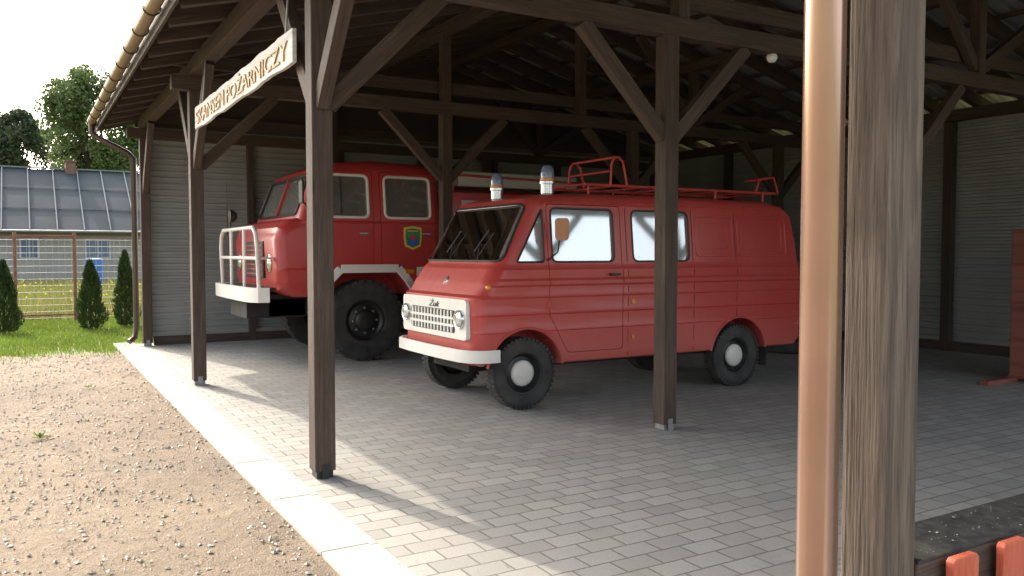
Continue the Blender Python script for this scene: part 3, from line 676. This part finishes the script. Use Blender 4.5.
# ---- truck
TC=12.02
TK=thing('fire_truck',(6,TC,0),'large red fire engine with crew cab and white front guard parked behind the van','fire truck')
tabt=[(.9,1.17),(1.1,1.22),(1.25,1.225),(1.27,1.235),(1.29,1.225),(1.88,1.225),(1.9,1.235),(1.92,1.22),(2.6,1.14),(2.8,1.1)]
wt=interp(tabt)
tp=[(2.98,.95),(2.87,1.0),(2.83,1.1),(2.81,1.65),(2.86,1.82),(2.98,1.91),(3.13,1.95),(3.33,2.5),(3.40,2.62),(3.55,2.70),(4.2,2.76),(4.9,2.74),(5.1,2.68),(5.18,2.55),(5.2,1.0),(5.1,.9),(3.1,.9)]
cab=loft(tp,TC,1.22,.15,5,[t[0] for t in tabt],wt)
cav=loft([(3.28,1.3),(3.28,1.98),(3.46,2.5),(3.6,2.62),(5.05,2.62),(5.08,1.3)],TC,1.22,.03,1,[1.9,2.6],wt,dw=.06)
boolean(cab,cav,'DIFFERENCE')
arch=rpoly([(3.42,.5),(3.44,.95),(3.68,1.24),(4.48,1.24),(4.70,.95),(4.74,.5)],.12)
for s in (-1,1):
    y0,y1=TC+s*.7,TC+s*1.4; boolean(cab,yprism(arch,min(y0,y1),max(y0,y1)),'DIFFERENCE')
tw=[rpoly([(3.44,1.97),(4.08,1.97),(4.08,2.54),(3.56,2.54)],.08),rpoly([(4.32,1.97),(5.0,1.97),(5.0,2.54),(4.32,2.54)],.08)]
for p in tw: boolean(cab,yprism(p,TC-1.5,TC+1.5),'DIFFERENCE')
tws=rpoly([(-1.0,2.0),(1.0,2.0),(.95,2.54),(-.95,2.54)],.1)
boolean(cab,MB().prism(tws,lambda y,z:(2.9,TC+y,z),lambda y,z:(3.9,TC+y,z)).temp(),'DIFFERENCE')
td1=cut_door(cab,rpoly([(3.36,1.31),(3.36,2.1),(3.5,2.6),(4.15,2.6),(4.15,1.31)],.05),TC-1.5,TC-1.0,'door','tred',TK)
td2=cut_door(cab,rpoly([(4.25,1.31),(4.25,2.6),(5.08,2.6),(5.08,1.0),(4.76,1.0),(4.60,1.31)],.05),TC-1.5,TC-1.0,'door','tred',TK)
finish(cab,'cab','tred',TK,smooth=True,ang=25)
def tside(x,z,off,s=-1): return (x,TC+s*(wt(z)-off),z)
for s in (-1,1):
    for i,p in enumerate(tw):
        par=(td1,td2)[i] if s<0 else TK
        b=MB(); ring(b,[tside(x,z,-.002,s) for x,z in p],.019); b.build('window_frame','white',par,smooth=True)
        b=MB(); b.prism(p,lambda x,z:tside(x,z,.02,s),lambda x,z:tside(x,z,.026,s)); b.build('window_glass','glass_truck',par)
b=MB(); b.beam(tside(3.7,2.0,.01),tside(3.7,2.5,.01),.02,.02); b.build('window_divider','black',td1)
def tx(z): return 3.13+(z-1.95)*(.2/.55)
b=MB(); ring(b,[(tx(z)-.01,TC+y,z) for y,z in tws],.018); b.build('windscreen_seal','black',TK,smooth=True)
b=MB(); b.prism(tws,lambda y,z:(tx(z)+.01,TC+y,z),lambda y,z:(tx(z)+.018,TC+y,z)); b.build('windscreen','glass_truck',TK)
b=MB(); b.beam((tx(2.0)-.01,TC,2.0),(tx(2.54)-.01,TC,2.54),.04,.03); b.build('windscreen_divider','tred',TK)
pl=[(3.40,.84),(3.41,.96),(3.52,1.12),(3.67,1.275),(4.50,1.275),(4.64,1.12),(4.74,.98),(4.79,.76)]
b=MB()
for (a,c) in zip(pl,pl[1:]): b.beam((a[0],TC-wt(a[1])-.012,a[1]),(c[0],TC-wt(c[1])-.012,c[1]),.03,.115,up=(0,0,1) if abs(a[0]-c[0])>.1 else (1,0,0))
b.build('arch_trim','white',TK,bev=.01)
b=MB(); b.box(4.78,5.2,TC-1.245,TC-1.215,1.17,1.29); b.build('side_stripe','white',TK)
b=MB(); b.box(4.60,4.72,TC-1.27,TC-1.235,1.20,1.26); b.build('side_marker','orange',TK)
for d,x in ((td1,4.05),(td2,4.98)):
    b=MB(); b.box(x-.12,x,TC-1.275,TC-1.255,1.74,1.765); b.box(x-.115,x-.1,TC-1.26,TC-1.2,1.74,1.765); b.box(x-.02,x-.005,TC-1.26,TC-1.2,1.74,1.765); b.build('handle','chrome',d,bev=.003)
ey=TC-1.228-.004; ex,ez=4.72,1.70
sh=[(-.13,.14),(0,.16),(.13,.14),(.135,0),(.115,-.12),(0,-.17),(-.115,-.12),(-.135,0)]
b=MB(); b.prism([(ex+x,ez+z) for x,z in sh],lambda x,z:(x,ey-.004,z),lambda x,z:(x,ey+.006,z)); em=b.build('emblem','yellow',td2)
sh2=[(x*.82,z*.82) for x,z in sh]
b=MB(); b.prism([(ex+x,ez+z) for x,z in sh2],lambda x,z:(x,ey-.007,z),lambda x,z:(x,ey,z)); b.build('emblem_field','green',em)
b=MB(); b.prism([(ex-.085,ez-.015),(ex+.085,ez-.015),(ex+.08,ez-.085),(ex,ez-.12),(ex-.08,ez-.085)],lambda x,z:(x,ey-.010,z),lambda x,z:(x,ey-.004,z)); b.build('emblem_base','ebl',em)
b=MB(); b.prism([(ex-.04,ez-.03),(ex+.04,ez-.03),(ex+.055,ez+.03),(ex+.02,ez+.02),(ex,ez+.06),(ex-.02,ez+.02),(ex-.055,ez+.03)],lambda x,z:(x,ey-.013,z),lambda x,z:(x,ey-.004,z)); b.build('emblem_flame','rackred',em)
b=MB(); b.box(ex-.08,ex+.08,ey-.012,ey-.004,ez+.085,ez+.1); b.build('emblem_bar','yellow',em)
b=MB(); b.box(2.795,2.83,TC-.62,TC+.62,1.15,1.65); tg=b.build('grille','black',TK,bev=.01)
b=MB()
for k in range(7): b.box(2.785,2.796,TC-.6,TC+.6,1.19+k*.065,1.21+k*.065)
b.build('grille_bars','tred',tg)
for s in (-1,1):
    b=MB(); b.lathe((2.84,TC+s*.86,1.35),(-1,0,0),[(.12,-.03),(.125,.03),(.1,.04)],24); h=b.build('headlight','chrome',TK,smooth=True)
    b=MB(); b.lathe((2.84,TC+s*.86,1.35),(-1,0,0),[(.1,.03),(.06,.05),(0,.055)],24); b.build('lens','lens',h,smooth=True,ang=80)
b=MB(); ribbon(b,[(2.74,TC-1.16),(2.64,TC-1.14),(2.58,TC-1.02),(2.56,TC-.6),(2.56,TC+.6),(2.58,TC+1.06),(2.64,TC+1.18),(2.74,TC+1.2)][::-1],.85,1.04,-.08); b.build('bumper','white',TK,smooth=True,ang=30)
b=MB(); b.box(2.62,2.95,TC-1.0,TC+1.0,1.0,1.03); b.box(2.6,3.4,TC-.5,TC+.5,.6,.85); b.build('bumper_step','dark',TK)
b=MB()
b.tube([(2.62,TC-1.12,1.03),(2.60,TC-1.12,1.58),(2.60,TC-1.07,1.73),(2.60,TC-.92,1.82),(2.60,TC+.92,1.82),(2.60,TC+1.07,1.73),(2.60,TC+1.12,1.58),(2.62,TC+1.12,1.03)],.028,10)
b.tube([(2.6,TC-1.12,1.42),(2.6,TC+1.12,1.42)],.024,8)
for y in (-.4,.4): b.tube([(2.6,TC+y,1.03),(2.6,TC+y,1.82)],.024,8)
for y in (-1.12,1.12): b.tube([(2.6,TC+y,1.42),(2.84,TC+y*.95,1.42)],.018,8)
b.build('front_guard','white',TK,smooth=True)
b=MB(); b.tube([(2.62,TC+.55,1.8),(2.62,TC+.55,1.95)],.015,8); b.lathe((2.68,TC+.55,2.02),(-1,0,0),[(0,-.04),(.05,-.03),(.09,.02),(.09,.07),(0,.075)],20); b.build('search_lamp','black',TK,smooth=True)
b=MB(); b.tube([(2.7,TC+1.15,1.75),(2.7,TC+1.15,2.55)],[.008,.004],6); b.build('aerial','black',TK)
b=MB(); b.tube([(3.25,TC-1.2,2.1),(3.1,TC-1.42,2.15),(3.1,TC-1.42,2.45)],.012,8); m2=b.build('mirror_arm','black',TK)
b=MB(); b.box(3.08,3.11,TC-1.5,TC-1.34,2.12,2.42); b.build('mirror','black',m2,bev=.012)
b=MB(); b.box(2.9,9.0,TC-.5,TC+.5,.62,.92); b.box(4.85,5.6,TC-1.1,TC-.7,.55,.95); b.tube([(4.05,TC-1,.56),(4.05,TC+1,.56)],.09,10); b.tube([(7.3,TC-1,.56),(7.3,TC+1,.56)],.09,10); b.build('chassis','dark',TK)
for xa in (4.05,7.3):
    wheel(TK,xa,TC-1.17,1,.56,.33,'black',.15,30,.5); wheel(TK,xa,TC+1.17,-1,.56,.33,'black',.15,30,.5)
eb=loft([(5.32,.95),(5.32,2.38),(8.9,2.38),(8.9,.95)],TC,1.2,.05,3,[],lambda z:1.2)
for s in (-1,1):
    y0,y1=TC+s*.8,TC+s*1.4; boolean(eb,yprism([(7.3+.68*math.cos(2*math.pi*k/30),.56+.68*math.sin(2*math.pi*k/30)) for k in range(30)],min(y0,y1),max(y0,y1)),'DIFFERENCE')
EB=finish(eb,'equipment_body','tred',TK,smooth=True,ang=25)
for x0,x1 in ((5.5,6.5),(8.05,8.8)):
    b=MB(); b.box(x0,x1,TC-1.215,TC-1.195,1.1,2.25); b.build('roller_shutter','grey',EB)
b=MB(); b.box(5.5,7.6,TC-1.1,TC-.6,2.46,2.68); b.build('roof_box','grey',TK,bev=.015)
for y in (-1.12,1.12):
    b=MB(); b.tube([(5.4,TC+y,2.38),(5.4,TC+y,2.60),(5.6,TC+y,2.62),(8.7,TC+y,2.56),(8.8,TC+y,2.38)],.018,8); b.build('roof_rail','rackred',TK,smooth=True)
for y in (-.55,.5):
    b=MB(); b.box(3.9,4.4,TC+y-.25,TC+y+.25,1.45,1.8); b.box(4.35,4.47,TC+y-.25,TC+y+.25,1.75,2.3); b.build('seat','seat',TK,bev=.05,seg=3)
b=MB(); ring(b,[(3.68+.08*math.cos(a),TC+.5+.25*math.sin(a),2.0+.2*math.cos(a)) for a in [2*math.pi*k/24 for k in range(24)]],.015); b.build('steering_wheel','black',TK,smooth=True)
x,y=gp(790,352); b=MB(); b.lathe((x,y,0.0),(0,0,1),[(.2,.02),(.3,0),(.345,.03),(.355,.09),(.345,.15),(.3,.18),(.2,.16)],36,closed=True); tag(b.build('loose_tyre','tyre',smooth=True),'old black tyre lying flat on the pavers behind the van','tyre')
CB=thing('timber_cabinet',(9.95,5.1,0),'reddish brown timber cabinet standing on the pavers at the far right edge','cabinet')
b=MB(); b.beam((9.87,5.12,.9),(10.7,5.12,.9),.56,1.72); b.build('carcass','cabinet',CB,bev=.01)
b=MB()
for z in (.04,.46,.9,1.34,1.72): b.beam((9.86,5.12,z+.02),(10.71,5.12,z+.02),.575,.03)
b.build('batten','cabinet',CB,bev=.003)
b=MB(); b.beam((9.3,5.36,.025),(10.8,5.36,.025),.1,.05); b.build('runner','cabinet',CB,bev=.004)
# ------------------------------------------------------------ background
WF=thing('wire_fence',(0,20.5,0),'wire mesh fence on rusty posts between the lawn and the meadow','fence')
for X in (-7,-4.6,-2.4,-.14,.98,3.2,5.5): b=MB(); b.tube([(X,20.5,-.1),(X,20.5,1.92)],.035,8); b.build('post','rust',WF)
b=MB(); x=-7
while x<5.5: b.tube([(x,20.5,.05),(x,20.5,1.8)],.005,3); x+=.12
for k in range(13): b.tube([(-7,20.503,.08+k*.14),(5.5,20.503,.08+k*.14)],.005,3)
b.build('wire_mesh','wire',WF)
b=MB(); b.tube([(-.1,20.46,1.85),(.95,20.46,1.85)],.02,6); b.tube([(-.1,20.46,.15),(.95,20.46,.15)],.02,6); b.tube([(-7,20.5,1.82),(5.5,20.5,1.82)],.012,5); b.build('rail','rust',WF)
HS=thing('farmhouse',(-1,45,0),'long low grey house with dark seamed sheet roof beyond the meadow','house')
b=MB(); b.box(-14,9,42,51,-.1,2.55); b.build('wall','wall',HS)
RH=5.5
V=[(-14.5,41.4,2.42),(9.5,41.4,2.42),(9.5,46.5,RH),(-14.5,46.5,RH),(9.5,51.6,2.42),(-14.5,51.6,2.42)]
rf=raw('roof',V,[(0,1,2,3),(3,2,4,5)],'hroof',HS); m=rf.modifiers.new('s','SOLIDIFY'); m.thickness=.1
b=MB(); x=-14.4
while x<9.5: b.beam((x,41.38,2.47),(x,46.5,RH+.07),.045,.05); x+=1.05
for t_ in (.33,.66): b.beam((-14.5,41.4+5.1*t_,2.46+(RH-2.42)*t_),(9.5,41.4+5.1*t_,2.46+(RH-2.42)*t_),.05,.02)
b.beam((-14.5,46.5,RH+.07),(9.5,46.5,RH+.07),.2,.06); b.build('roof_seams','seam',rf)
b=MB(); b.box(1.9,2.35,46.2,46.65,RH-.3,5.9); b.box(1.85,2.4,46.15,46.7,5.9,5.97); b.build('chimney','brick',rf)
b=MB(); b.tube([(-14.5,41.35,2.4),(9.5,41.35,2.4)],.06,8); b.build('gutter','zinc',HS)
for X,wd in ((.27,.75),(2.95,1.05),(-3,.9),(6,.9)):
    b=MB(); b.box(X-wd/2,X+wd/2,41.94,42.0,1.2,2.1); f=b.build('window','hframe',HS)
    b=MB(); b.box(X-wd/2+.07,X-.03,41.92,41.94,1.27,2.03); b.build('pane','pane',f)
    b=MB(); b.box(X+.03,X+wd/2-.07,41.92,41.94,1.27,2.03); b.build('pane','pane',f)
b=MB(); b.lathe((2.3,34.5,0),(0,0,1),[(0,0),(.3,0),(.31,.4),(.3,.45),(.31,.9),(.3,1.25),(.0,1.27)],20); tag(b.build('blue_barrel','bluetank',smooth=True),'blue plastic barrel standing in the meadow in front of the house','barrel')
def leaves(cent,rad,n,size,clumps):
    cs=[]
    for i in range(clumps):
        while True:
            p=rng.uniform(-1,1,3)
            if (p**2).sum()<1: break
        p=p/np.linalg.norm(p)*(np.linalg.norm(p)**.45)
        cs.append(np.array(cent)+p*np.array(rad)*.82)
    cs=np.array(cs); k=rng.integers(0,clumps,n); cr=(np.mean(rad)*rng.uniform(.16,.30,clumps))[k]
    d=rng.normal(size=(n,3)); d/=np.linalg.norm(d,axis=1)[:,None]; P=cs[k]+d*(cr*rng.random(n)**.4)[:,None]
    a=rng.normal(size=(n,3)); a/=np.linalg.norm(a,axis=1)[:,None]; c=np.cross(a,rng.normal(size=(n,3))); c/=np.linalg.norm(c,axis=1)[:,None]
    s=(size*rng.uniform(.6,1.3,n))[:,None]
    V=np.stack([P-a*s,P+c*s*.6,P+a*s,P-c*s*.6],1).reshape(-1,3); return V,np.arange(4*n).reshape(-1,4),cs
def tree(x,y,h,cz,rad,n,size,mat,label,clumps=60):
    t=thing('broadleaf_tree',(x,y,0),label,'tree','trees beyond the house')
    V,Fc,cs=leaves((x,y,cz),rad,n,size,clumps); raw('crown',V,Fc,mat,t)
    b=MB(); b.tube([(x,y,-.2),(x+.1,y,cz*.5),(x,y,cz),(x,y,cz+rad[2]*.6)],[.4,.3,.2,.05],8)
    for c in cs[:14]: b.tube([(x,y,cz-rad[2]*.5),tuple((np.array((x,y,cz))+c)/2),tuple(c)],[.14,.08,.03],5)
    b.build('trunk','bark',t)
def at(px,d): l=(px-512)/F*d; c,s=math.cos(YAW),math.sin(YAW); return (d*s+l*c,d*c-l*s)
x,y=at(97,78); tree(x,y,18,12.4,(4.9,4.9,6.8),32000,.17,'leaf1','tall light green tree rising above the house roof nearest the shelter',110)
x,y=at(22,90); tree(x,y,14,12.0,(4.0,4.0,5.2),20000,.18,'leaf2','darker rounded tree behind the house at the left edge',70)
x,y=at(-40,85); tree(x,y,14,9.0,(5,4,4.5),9000,.2,'leaf2','dark tree behind the house beyond the left edge of the view',40)
for i,(px,d,h) in enumerate(((160,95,7),(60,105,7))):
    x,y=at(px,d); tree(x,y,h,h*.6,(7,3,h*.45),7000,.22,'leaf2',('low dark tree far behind the roof beside the shelter','low dark tree far behind the chimney')[i],40)
def thuja(px,py,top,label,wd=.3):
    x,y=gp(px,py); d=CH*F/(py-HY); h=CH+(HY-top)/F*d
    t=thing('thuja_shrub',(x,y,-.03),label,'shrub','young thujas on the lawn')
    n=5200; u=rng.random(n)**.8; z=u*h; rr=wd*(1-u)**.65*(.55+.45*np.minimum(u*6,1)); a=rng.random(n)*6.28; q=rr*(.5+.55*rng.random(n))*(1+.18*np.sin(a*3+z*9))
    P=np.stack([x+np.cos(a)*q,y+np.sin(a)*q,z],1); tl=.035+.05*rng.random(n); o=rng.random(n)*6.28
    side=np.stack([np.cos(o),np.sin(o),0*o],1)*.014; up=np.stack([np.cos(a)*.4,np.sin(a)*.4,np.ones(n)],1)*tl[:,None]
    V=np.stack([P-side,P+side,P+up],1).reshape(-1,3); raw('foliage',V,np.arange(3*n).reshape(-1,3),'thuja',t)
    b=MB(); b.tube([(x,y,-.05),(x,y,h*.8)],[.03,.008],6); b.build('trunk','bark',t)
thuja(3,333,262,'young thuja at the far left edge of the lawn',.30)
thuja(90,329,262,'young thuja on the lawn in the middle of the three',.30)
thuja(125,326,252,'taller young thuja standing closest to the shelter downpipe',.27)
